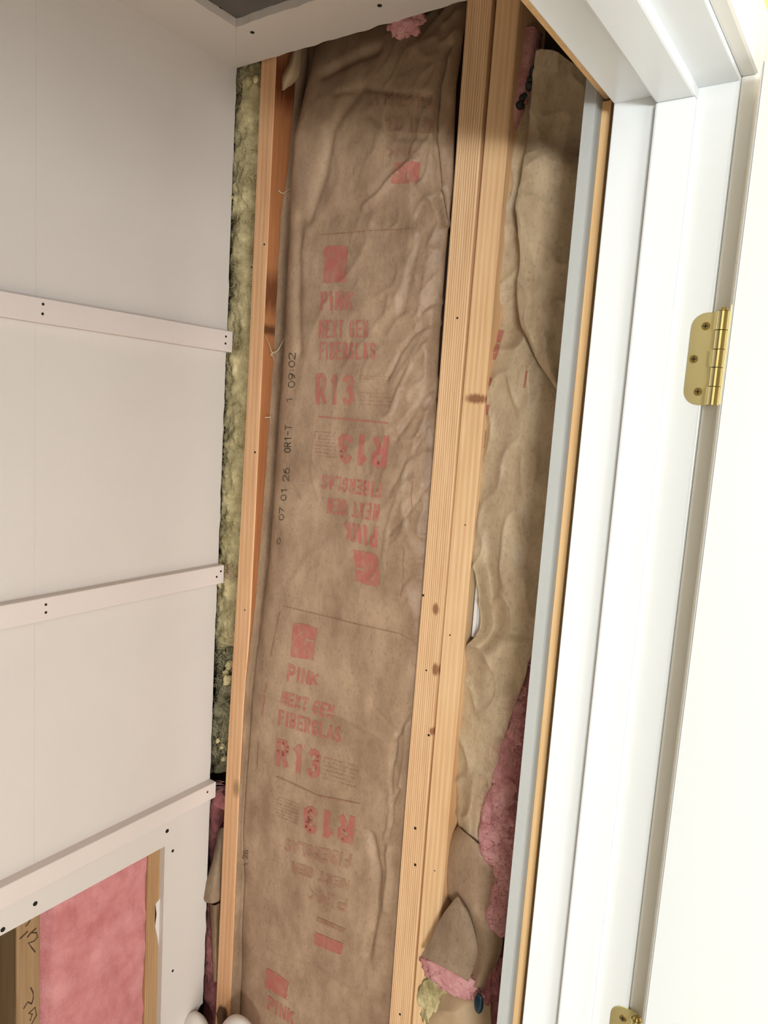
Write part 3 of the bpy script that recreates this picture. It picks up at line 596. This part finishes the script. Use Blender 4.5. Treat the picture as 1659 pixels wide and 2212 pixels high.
# ---------------------------------------------------------------- generic draped sheets
def cat(P, t):                                # Catmull-Rom through a list of Vectors, t in 0..len-1
    i = min(int(t), len(P) - 2); f_ = t - i; p0 = P[max(i - 1, 0)]; p1 = P[i]; p2 = P[i + 1]; p3 = P[min(i + 2, len(P) - 1)]
    return .5 * ((2 * p1) + (p2 - p0) * f_ + (2 * p0 - 5 * p1 + 4 * p2 - p3) * f_ * f_ + (3 * p1 - p0 - 3 * p2 + p3) * f_ ** 3)
def sheet(name, rows, nu, nv, m, parent, amp=.003, freq=14, sharp=.002, thick=.0008, seed=0, sfreq=22, roll=0.0):
    """rows: lists (same length) of (px, py, x): photo point and the real depth plane it lies on"""
    R_ = [[on(a, b, 0, c) for a, b, c in r] for r in rows]; bm = bmesh.new(); g_ = []
    for j in range(nv):
        t = j / (nv - 1) * (len(R_) - 1); P = [cat([r[k_] for r in R_], t) for k_ in range(len(R_[0]))]; row = []
        for i in range(nu):
            u = i / (nu - 1); p = cat(P, u * (len(P) - 1)); q = p * 1.0
            e_ = min(1, u / .08, (1 - u) / .08)
            d = amp * noise.noise(Vector((q.y * freq, q.z * freq * .6, seed))) + sharp * (1 - abs(noise.noise(Vector((q.y * sfreq + q.z * 6, q.z * sfreq * .6 - q.y * 9, seed + 3)))) * 2) ** 3
            p = p + Vector((-d * (.3 + .7 * e_), 0, 0))
            if roll: p.x += roll * (math.exp(-u / .05) + math.exp(-(1 - u) / .05))
            row.append(bm.verts.new(p))
        g_.append(row)
    for a, b in zip(g_, g_[1:]):
        for k_ in range(nu - 1): bm.faces.new((a[k_], b[k_], b[k_ + 1], a[k_ + 1]))
    o = obj(name, bm, m, parent, smooth=True); md = o.modifiers.new('thickness', 'SOLIDIFY'); md.thickness = thick; md.offset = 1 if False else -1
    return o
# right-hand batt, slumping out of its bay
rb_ = tag(empty('insulation_batt', (1.0, .42, .45)), 'crumpled brown kraft batt slumping in the bay beside the door frame', 'insulation')
L0 = [(1128, 90), (1120, 180), (1108, 260), (1090, 330), (1078, 400), (1070, 500), (1072, 600), (1080, 685), (1064, 728), (1047, 800), (1040, 900), (1032, 1000), (1023, 1100), (1019, 1190), (1026, 1250), (1035, 1310), (1035, 1352), (1024, 1376), (1002, 1405), (994, 1450), (988, 1550), (984, 1650), (984, 1740), (988, 1788)]
R0 = [(1262, 150), (1262, 220), (1262, 290), (1262, 350), (1262, 420), (1255, 510), (1250, 610), (1240, 690), (1235, 740), (1230, 820), (1222, 920), (1212, 1020), (1205, 1120), (1195, 1200), (1185, 1260), (1180, 1320), (1175, 1370), (1158, 1400), (1142, 1430), (1133, 1470), (1100, 1560), (1078, 1650), (1057, 1740), (1043, 1830)]
rows = []
for i, ((lx, ly), (rx, ry)) in enumerate(zip(L0, R0)):
    pinch = {7: .012, 8: .006, 15: .006, 16: .006}.get(i, 0)
    xl = .985 + pinch + (.012 if i < 4 else 0) - {12: .006, 13: .014, 14: .034, 15: .038, 16: .038, 17: .030, 18: .012}.get(i, 0); xm = .962 + pinch + (.014 if i < 9 else 0)
    if i > 18: xm = .968
    if i < 4: xm = .995 - i * .006
    rows.append([(lx + 1, ly, xl + .010), (lx + 4, ly, xl - .006)] + [(lx + (rx - lx) * t, ly + (ry - ly) * t, xm + dx) for t, dx in ((.22, .006), (.45, -.002 + .004 * math.sin(i * 1.3)), (.7, .003 + .004 * math.sin(i * 2.1)))] + [(rx, ry, xm + (.012 if i < 18 else .006))])
rsheet = sheet('kraft_facing', rows, 90, 520, M_['kraftr'], rb_, .005, 12, .0055, seed=3, sfreq=20)
# upper fold lapping over it
L1 = [(1160, 110), (1150, 200), (1142, 290), (1134, 350), (1126, 400), (1117, 437), (1119, 470), (1124, 555), (1117, 635), (1126, 700), (1138, 726), (1163, 781), (1192, 824), (1204, 842)]
R1 = [(1266, 160), (1266, 220), (1264, 300), (1262, 360), (1260, 410), (1258, 450), (1256, 480), (1250, 560), (1240, 640), (1234, 700), (1230, 735), (1226, 785), (1220, 826), (1216, 846)]
rows = []
for i, ((lx, ly), (rx, ry)) in enumerate(zip(L1, R1)):
    d = .975 if i < 3 else .949
    rows.append([(lx, ly, d + .004), (lx + 2, ly, d - .003), (lx + (rx - lx) * .35, ly, d - .006 + .003 * math.sin(i)), (lx + (rx - lx) * .7, (ly + ry) / 2, d - .001), (rx, ry, d + .006)])
sheet('paper_fold', rows, 60, 300, M_['kraftr'], rb_, .004, 14, .0035, seed=8, sfreq=30)
# low bulge
L2 = [(989, 1786), (976, 1806), (966, 1832), (961, 1880), (965, 1925), (974, 1945), (990, 1975), (1004, 2030), (1008, 2080), (1012, 2128)]
R2 = [(1046, 1832), (1056, 1850), (1072, 1870), (1082, 1886), (1072, 1930), (1064, 1968), (1072, 2000), (1086, 2020), (1078, 2070), (1046, 2136)]
rows = [[(lx, ly, .992), (lx + 2, ly, .975), (lx + (rx - lx) * .4, ly + (ry - ly) * .4, .955), (lx + (rx - lx) * .75, ly + (ry - ly) * .75, .958), (rx, ry, .972)] for (lx, ly), (rx, ry) in zip(L2, R2)]
sheet('kraft_facing', rows, 40, 110, M_['kraft'], rb_, .002, 14, .001, seed=12)
# loose flap of paper pushed forward at the bottom
rows = [[(986, 1937, .950), (988, 1936, .949), (992, 1938, .948), (996, 1942, .950)], [(966, 1962, .944), (980, 1958, .941), (998, 1958, .941), (1010, 1966, .946)], [(948, 1990, .940), (970, 1986, .936), (1000, 1988, .937), (1022, 2000, .944)],
        [(930, 2028, .938), (962, 2024, .932), (1004, 2028, .934), (1031, 2040, .942)], [(911, 2062, .938), (948, 2064, .930), (998, 2074, .932), (1030, 2072, .942)], [(912, 2066, .938), (950, 2086, .931), (984, 2104, .933), (1012, 2121, .943)]]
sheet('paper_flap', rows, 40, 50, M_['kraftg'], rb_, .001, 14, .0006, seed=14)
# red print peeping round the left edge of the right-hand batt
RP = [[(1078, 712), (1090, 714), (1080, 742), (1066, 736)], [(1066, 738), (1080, 745), (1076, 765), (1062, 758)], [(1064, 762), (1076, 764), (1070, 778), (1062, 776)], [(1056, 812), (1062, 818), (1058, 834), (1052, 830)], [(1042, 876), (1058, 874), (1054, 896), (1041, 898)],
      [(1040, 930), (1050, 930), (1046, 968), (1038, 966)], [(1034, 1000), (1038, 1000), (1034, 1080), (1025, 1086), (1028, 1040)], [(1070, 572), (1082, 570), (1084, 582), (1072, 584)], [(1136, 800), (1140, 800), (1134, 838), (1130, 838)]]

from mathutils.bvhtree import BVHTree
def paint_on(target, polys, m, name, parent):
    """print lying on a crumpled sheet: each vertex is dropped onto the sheet's own surface"""
    o_ = ORIG[target.name]; vs = [v.co + o_ for v in target.data.vertices]; bv = BVHTree.FromPolygons(vs, [list(p.vertices) for p in target.data.polygons])
    for pl in polys:
        bm = bmesh.new(); bm.faces.new([bm.verts.new((a, b, 0)) for a, b in pl])
        for ax in (0, 1):
            lo = min(p[ax] for p in pl); hi = max(p[ax] for p in pl); n = int((hi - lo) / 4) + 1
            for i in range(1, n):
                co = [0, 0, 0]; no = [0, 0, 0]; co[ax] = lo + (hi - lo) * i / n; no[ax] = 1
                bmesh.ops.bisect_plane(bm, geom=bm.verts[:] + bm.edges[:] + bm.faces[:], plane_co=co, plane_no=no)
        bmesh.ops.triangulate(bm, faces=bm.faces[:]); dead = []
        for v in bm.verts:
            d = Vector(ray(v.co.x, v.co.y)).normalized(); h = bv.ray_cast(Vector((0, 0, ZC)), d)
            if h[0] is None: dead.append(v)
            else: v.co = h[0] - d * .0012
        bmesh.ops.delete(bm, geom=dead, context='VERTS')
        if bm.faces: obj(name, bm, m, parent, smooth=True)
paint_on(rsheet, RP, M_['red'], 'red_print', rb_)
# ---------------------------------------------------------------- fluffy insulation
def fluff(name, pts, m, parent=None, nu=26, nv=90, amp=.006, freq=40, bulge=.012, seed=0, label=None, cat_=None, kind=None, group=None, origin=None, ax=0):
    """pts: rows of (left px, right px, py, depth plane): a lumpy rounded strip of loose fibre"""
    R_ = [[on(l, y, ax, d), on(r, y, ax, d)] for l, r, y, d in pts]; bm = bmesh.new(); g_ = []
    for j in range(nv):
        t = j / (nv - 1) * (len(R_) - 1); a = cat([r[0] for r in R_], t); b = cat([r[1] for r in R_], t); row = []
        for i in range(nu):
            u = i / (nu - 1); p = a.lerp(b, u); back = Vector((1, 0, 0)) if ax == 0 else Vector((0, 1, 0))
            f1 = noise.noise(p * freq + Vector((seed, 0, 0))) + .55 * noise.noise(p * freq * 2.3) + .35 * noise.noise(p * freq * 5) + .3 * noise.noise(p * freq * 11)
            p = p + back * (-bulge * math.sin(math.pi * u) ** .6 - amp * f1 + (.02 if i in (0, nu - 1) else 0))
            row.append(bm.verts.new(p))
        g_.append(row)
    for a, b in zip(g_, g_[1:]):
        for k_ in range(nu - 1): bm.faces.new((a[k_], b[k_], b[k_ + 1], a[k_ + 1]))
    back = Vector((.012, 0, 0)) if ax == 0 else Vector((0, .012, 0))
    if origin is None and not parent: origin = R_[-1][0]
    o = obj(name, bm, m, parent, origin=origin, smooth=True); md = o.modifiers.new('body', 'SOLIDIFY'); md.thickness = .006; md.offset = -1
    if label: tag(o, label, cat_, group, kind)
    return o
def fibres(name, seeds, m, parent, r=.00022, n=4, length=.012, seed=0, ax=0):
    rr = random.Random(seed); bm = bmesh.new()
    for (x0, y0, x1, y1, d, cnt) in seeds:
        for _ in range(cnt):
            p = on(rr.uniform(x0, x1), rr.uniform(y0, y1), ax, d); v = Vector((rr.uniform(-.5, .2), rr.gauss(0, 1), rr.gauss(0, 1))).normalized(); P = [p]; v2 = v
            for k_ in range(n): v2 = (v2 + Vector((rr.gauss(0, .35), rr.gauss(0, .35), rr.gauss(0, .35)))).normalized(); P.append(P[-1] + v2 * length / n)
            tube(P, [r] * n + [r * .3], 3, bm)
    return tag(obj(name, bm, m, parent), kind='stuff')
yb = tag(empty('insulation_batt', (.99, 1.0, ZC - .75)), 'narrow strip of yellow fiberglass between the drywall edge and the corner stud', 'insulation')
fluff('fiberglass', [(500, 566, 100, .985), (506, 566, 180, .985), (502, 558, 300, .985), (498, 552, 420, .985), (494, 548, 540, .988), (488, 543, 700, .985), (484, 538, 850, .985), (480, 534, 960, .985), (476, 528, 1080, .985), (474, 522, 1180, .985), (470, 518, 1260, .985), (466, 512, 1360, .988), (462, 510, 1400, 1.0)], M_['yellowfg'], yb, 22, 320, .009, 34, .012, 1)
fluff('grey_fiberglass', [(463, 512, 1395, 1.0), (460, 510, 1450, .995), (458, 508, 1520, .99), (455, 504, 1590, .99), (452, 500, 1640, 1.0), (450, 498, 1665, 1.01)], M_['greyfg'], yb, 20, 120, .012, 42, .010, 4)
fibres('fibres', [(503, 160, 550, 700, .970, 420), (482, 700, 528, 1300, .970, 620), (462, 1300, 505, 1640, .974, 420)], M_['fibre'], yb, .00020, 5, .016, 3)
yt = bm = bmesh.new()
for (a, b, d, r) in ((553, 170, .968, .005), (498, 425, .958, .004), (486, 1455, .975, .007), (490, 1468, .973, .009), (496, 1438, .976, .008), (480, 1612, .972, .005), (484, 1640, .975, .006), (470, 1600, .97, .004)):
    p = on(a, b, 0, d); s_ = bmesh.ops.create_icosphere(bm, subdivisions=3, radius=r, matrix=Matrix.Translation(p) @ Matrix.Diagonal((1, .8, 1.2, 1)))
    for v in s_['verts']: v.co += (v.co - p) * .7 * noise.noise(v.co * 160)
    obj('loose_tuft', bm, M_['yellowfg'], yb, smooth=True); bm = bmesh.new()
bm.free()
# scraps below it, between panel edge and stud
lowb = tag(empty('insulation_batt', (.99, 1.0, .45)), 'dark pink and brown insulation scraps stuffed low beside the corner stud', 'insulation')
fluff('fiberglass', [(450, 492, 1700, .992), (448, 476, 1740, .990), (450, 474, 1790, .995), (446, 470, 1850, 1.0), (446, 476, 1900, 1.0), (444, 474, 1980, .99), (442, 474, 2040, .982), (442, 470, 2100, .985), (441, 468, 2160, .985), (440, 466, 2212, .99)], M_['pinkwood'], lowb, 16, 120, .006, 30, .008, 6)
sheet('paper_scrap', [[(474, 1790, .982), (480, 1788, .980), (486, 1792, .985)], [(462, 1840, .975), (472, 1842, .970), (484, 1845, .978)], [(450, 1890, .962), (464, 1894, .957), (478, 1896, .970)], [(440, 1935, .953), (458, 1938, .950), (477, 1936, .968)], [(444, 1948, .955), (460, 1950, .952), (474, 1946, .970)]], 16, 40, M_['kraftg'], lowb, .002, 30, .002, seed=21)
sheet('paper_scrap', [[(452, 1950, .975), (464, 1955, .972), (475, 1950, .98)], [(458, 2030, .972), (466, 2030, .970), (474, 2030, .98)], [(462, 2120, .972), (467, 2120, .972), (472, 2120, .98)]], 12, 40, M_['kraft'], lowb, .002, 30, .002, seed=22)
obj('brown_scrap', box(.9615, .995, .972, 1.030, ZC - .795, ZC - .765, .004), M_['pinkwood'], lowb)
# comb of torn paper fibres at the batten ends
cm = bmesh.new()
for (x0, x1, y0, y1, n_) in ((488, 503, 1224, 1254, 11), (466, 484, 1688, 1716, 11)):
    for i in range(n_):
        t = i / (n_ - 1); py = y0 + (y1 - y0) * t + rng.uniform(-1, 1); tube([on(x0 + rng.uniform(-1, 2), py, 0, .958), on((x0 + x1) / 2, py - 1, 0, .960), on(x1 + rng.uniform(-4, 2), py + rng.uniform(-3, 2), 0, .966)], .00028, 4, cm)
tag(obj('torn_fibres', cm, M_['palepink'], yb), kind='stuff')

# pink batt in the opening of the battened wall
pb = tag(empty('insulation_batt', (.72, 1.08, .0385)), 'fluffy pink fiberglass batt filling the opening low in the battened wall', 'insulation')
bm = bmesh.new(); g_ = []
for j in range(130):
    z = .045 + (ZC - .60 - .045) * j / 129; row = []
    for i in range(70):
        u = i / 69; x = .613 + .2085 * u
        y = YW + .060 - .042 * (min(1, u / .12) ** .5 if u < .5 else 1) + .007 * noise.noise(Vector((x * 18, z * 14, 2))) + .004 * noise.noise(Vector((x * 50 + z * 20, z * 40, 5)))
        y += .05 * max(0, ((ZC - 1.10) - z) * 3) * max(0, .30 - u) * 4 + .0015 * noise.noise(Vector((x * 160, z * 160, 5)))
        row.append(bm.verts.new((x, min(y, YW + .095), z)))
    g_.append(row)
for a, b in zip(g_, g_[1:]):
    for k_ in range(69): bm.faces.new((a[k_], a[k_ + 1], b[k_ + 1], b[k_]))
obj('fiberglass', bm, M_['pink'], pb, smooth=True)

# pink fibre behind the right-hand batt, tuft at the ceiling, loose pieces at the bottom
fluff('fiberglass', [(1128, 1160, 60, .995), (1122, 1152, 120, .990), (1116, 1144, 170, .985), (1106, 1134, 210, .980), (1100, 1118, 260, .980), (1094, 1106, 310, .982), (1086, 1100, 350, .985)], M_['palepink'], rb_, 14, 90, .003, 30, .006, 11)
tb = bmesh.new()
for i, (a, b) in enumerate(((1168, 140), (1162, 150), (1152, 150), (1148, 160), (1146, 172), (1142, 186), (1134, 206), (1128, 214), (1124, 226))):
    p = on(a, b, 0, .975); s_ = bmesh.ops.create_icosphere(tb, subdivisions=2, radius=.0035 + .0015 * (i % 3), matrix=Matrix.Translation(p))
    for v in s_['verts']: v.co += (v.co - p) * .6 * noise.noise(v.co * 90)
obj('tar_bead', tb, M_['blackfoam'], rb_, smooth=True)
fluff('fiberglass', [(1136, 1180, 1400, 1.005), (1122, 1165, 1480, 1.0), (1108, 1155, 1540, .992), (1092, 1148, 1600, .985), (1072, 1140, 1680, .978), (1050, 1130, 1750, .972), (1042, 1122, 1800, .968), (1046, 1118, 1840, .968), (1068, 1112, 1865, .972), (1076, 1108, 1890, .975), (1068, 1104, 1930, .975), (1060, 1100, 1975, .975), (1072, 1096, 2010, .985)], M_['palepink'], rb_, 30, 260, .006, 40, .012, 15)
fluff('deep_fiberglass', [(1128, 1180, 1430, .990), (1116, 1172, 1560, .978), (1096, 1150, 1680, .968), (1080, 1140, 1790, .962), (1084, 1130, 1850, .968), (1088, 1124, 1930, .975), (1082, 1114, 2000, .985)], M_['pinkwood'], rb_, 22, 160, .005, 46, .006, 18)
fibres('fibres', [(1100, 1500, 1130, 1600, .968, 120), (1072, 1600, 1120, 1720, .960, 260), (1048, 1720, 1112, 1850, .954, 340), (1070, 1860, 1100, 2000, .960, 160)], M_['palepink'], rb_, .00020, 5, .018, 5)
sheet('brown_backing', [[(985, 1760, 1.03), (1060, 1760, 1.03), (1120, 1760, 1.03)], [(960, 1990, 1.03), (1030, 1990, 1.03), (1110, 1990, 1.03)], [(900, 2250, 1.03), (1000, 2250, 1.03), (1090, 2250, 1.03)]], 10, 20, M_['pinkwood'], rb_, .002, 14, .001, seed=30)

def lump(name, label, c, sx, sy, sz, m, amp, freq, cat_='insulation', seed=0, sub=5):
    bm = bmesh.new(); bmesh.ops.create_icosphere(bm, subdivisions=sub, radius=1)
    for v in bm.verts:
        n = v.co.normalized(); d = 1 + amp * (noise.noise(n * freq + Vector((seed, 0, 0))) + .5 * noise.noise(n * freq * 2.4) + .25 * noise.noise(n * freq * 6)); v.co = Vector(c) + Vector((n.x * sx, n.y * sy, n.z * sz)) * d
    return tag(obj(name, bm, m, origin=c, smooth=True), label, cat_)
def part_lump(name, c, sx, sy, sz, m, amp, freq, parent, seed=0, sub=5):
    bm = bmesh.new(); bmesh.ops.create_icosphere(bm, subdivisions=sub, radius=1)
    for v in bm.verts:
        n = v.co.normalized(); d = 1 + amp * (noise.noise(n * freq + Vector((seed, 0, 0))) + .5 * noise.noise(n * freq * 2.4) + .25 * noise.noise(n * freq * 6)); v.co = Vector(c) + Vector((n.x * sx, n.y * sy, n.z * sz)) * d
    return obj(name, bm, m, parent, smooth=True)
part_lump('yellow_fiberglass', on(938, 2150, 0, .972), .016, .027, .075, M_['yellowfg'], .35, 2.6, rb_, 2)
part_lump('fiberglass', on(976, 2108, 0, .962), .014, .050, .030, M_['palepink'], .35, 2.2, rb_, 5)
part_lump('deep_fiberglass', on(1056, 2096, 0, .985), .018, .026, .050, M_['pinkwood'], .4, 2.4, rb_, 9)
part_lump('brown_scrap', on(479, 2196, 0, .955), .008, .011, .020, M_['brownbit'], .3, 2, lowb, 9, 4)
sheet('paper_scrap', [[(628, 108, .995), (640, 104, .985), (652, 98, 1.0)], [(618, 140, .992), (634, 136, .982), (650, 130, 1.0)], [(602, 168, .985), (622, 168, .975), (645, 165, .995)], [(606, 192, .985), (613, 196, .980), (628, 186, .990)]], 16, 30, M_['beige'], batt, .002, 30, .002, seed=41)
e = tag(empty('kraft_scrap', on(1000, 2190, 0, .985)), 'crumpled beige paper scrap low in the right-hand bay', 'paper')
sheet('paper', [[(930, 2120, .985), (975, 2125, .975), (1015, 2140, .98), (1060, 2150, .99)], [(928, 2165, .975), (970, 2170, .955), (1012, 2165, .965), (1060, 2180, .985)], [(925, 2200, .965), (968, 2195, .948), (1010, 2205, .955), (1062, 2215, .98)], [(920, 2260, .96), (966, 2250, .944), (1010, 2260, .95), (1062, 2260, .98)]], 40, 60, M_['beige'], e, .006, 24, .004, seed=33)
lump('plastic_tab', 'small dark teal plastic tab beside the crumpled beige paper', on(1034, 2168, 0, .945), .004, .008, .016, M_['teal'], .1, 2, 'plastic', 3, 3)
# pink tuft hanging at the ceiling edge, dark paper beside it
lump('fiberglass_scrap', 'pink fiberglass tuft hanging from the ceiling edge above the long batt', on(880, 38, 0, .972), .012, .032, .026, M_['palepink'], .45, 2.4, seed=14)
# white ribbed strip seen through the gap beside the paired studs
e = tag(empty('ribbed_strip', (.972, .485, ZC - .325)), 'white ribbed plastic strip glimpsed behind the paired studs', 'plastic strip')
for i in range(3):
    y = .4945 - (i + 1) * .0062; b_ = box(.972, .975, y, y + .0055, ZC - .325, ZC - .22, .0008); obj('rib', b_, M_['ribbed'], e)
# white bag-like lumps at the very bottom of the view
def bagl(label, c, rx, ry, h, seed):
    """a full sack standing on the floor with a domed top at height h"""
    bm = bmesh.new(); n = 40; rings = []
    for k_ in range(30):
        t = k_ / 29; z = .004 + (h - .004) * min(1, t / .75) if t < .6 else None
        if t < .6: z = .004 + (h - .05 - .004) * t / .6; q = 1.0
        else: a = (t - .6) / .4 * math.pi / 2; z = h - .05 + .05 * math.sin(a); q = max(.02, math.cos(a))
        rings.append([bm.verts.new((c[0] + rx * q * math.cos(b) * (1 + .06 * noise.noise(Vector((math.cos(b) * 2, math.sin(b) * 2, z * 9 + seed)))), c[1] + ry * q * math.sin(b) * (1 + .06 * noise.noise(Vector((math.sin(b) * 2, math.cos(b) * 2, z * 9 + seed)))), z)) for b in [2 * math.pi * i / n for i in range(n)]])
    for a, b in zip(rings, rings[1:]):
        for i in range(n): bm.faces.new((a[i], a[(i + 1) % n], b[(i + 1) % n], b[i]))
    bm.faces.new(rings[0][::-1]); bm.faces.new(rings[-1])
    return tag(obj('plastic_bag', bm, M_['plastic'], origin=(c[0], c[1], .004), smooth=True), label, 'bag')
p = on(516, 2200, 0, .91); bagl('white plastic bag at the foot of the corner stud', p, .030, .042, p.z, 3)
p = on(424, 2190, 0, .925); bagl('white plastic bag tucked under the torn corner of the drywall', p, .024, .036, p.z, 8)
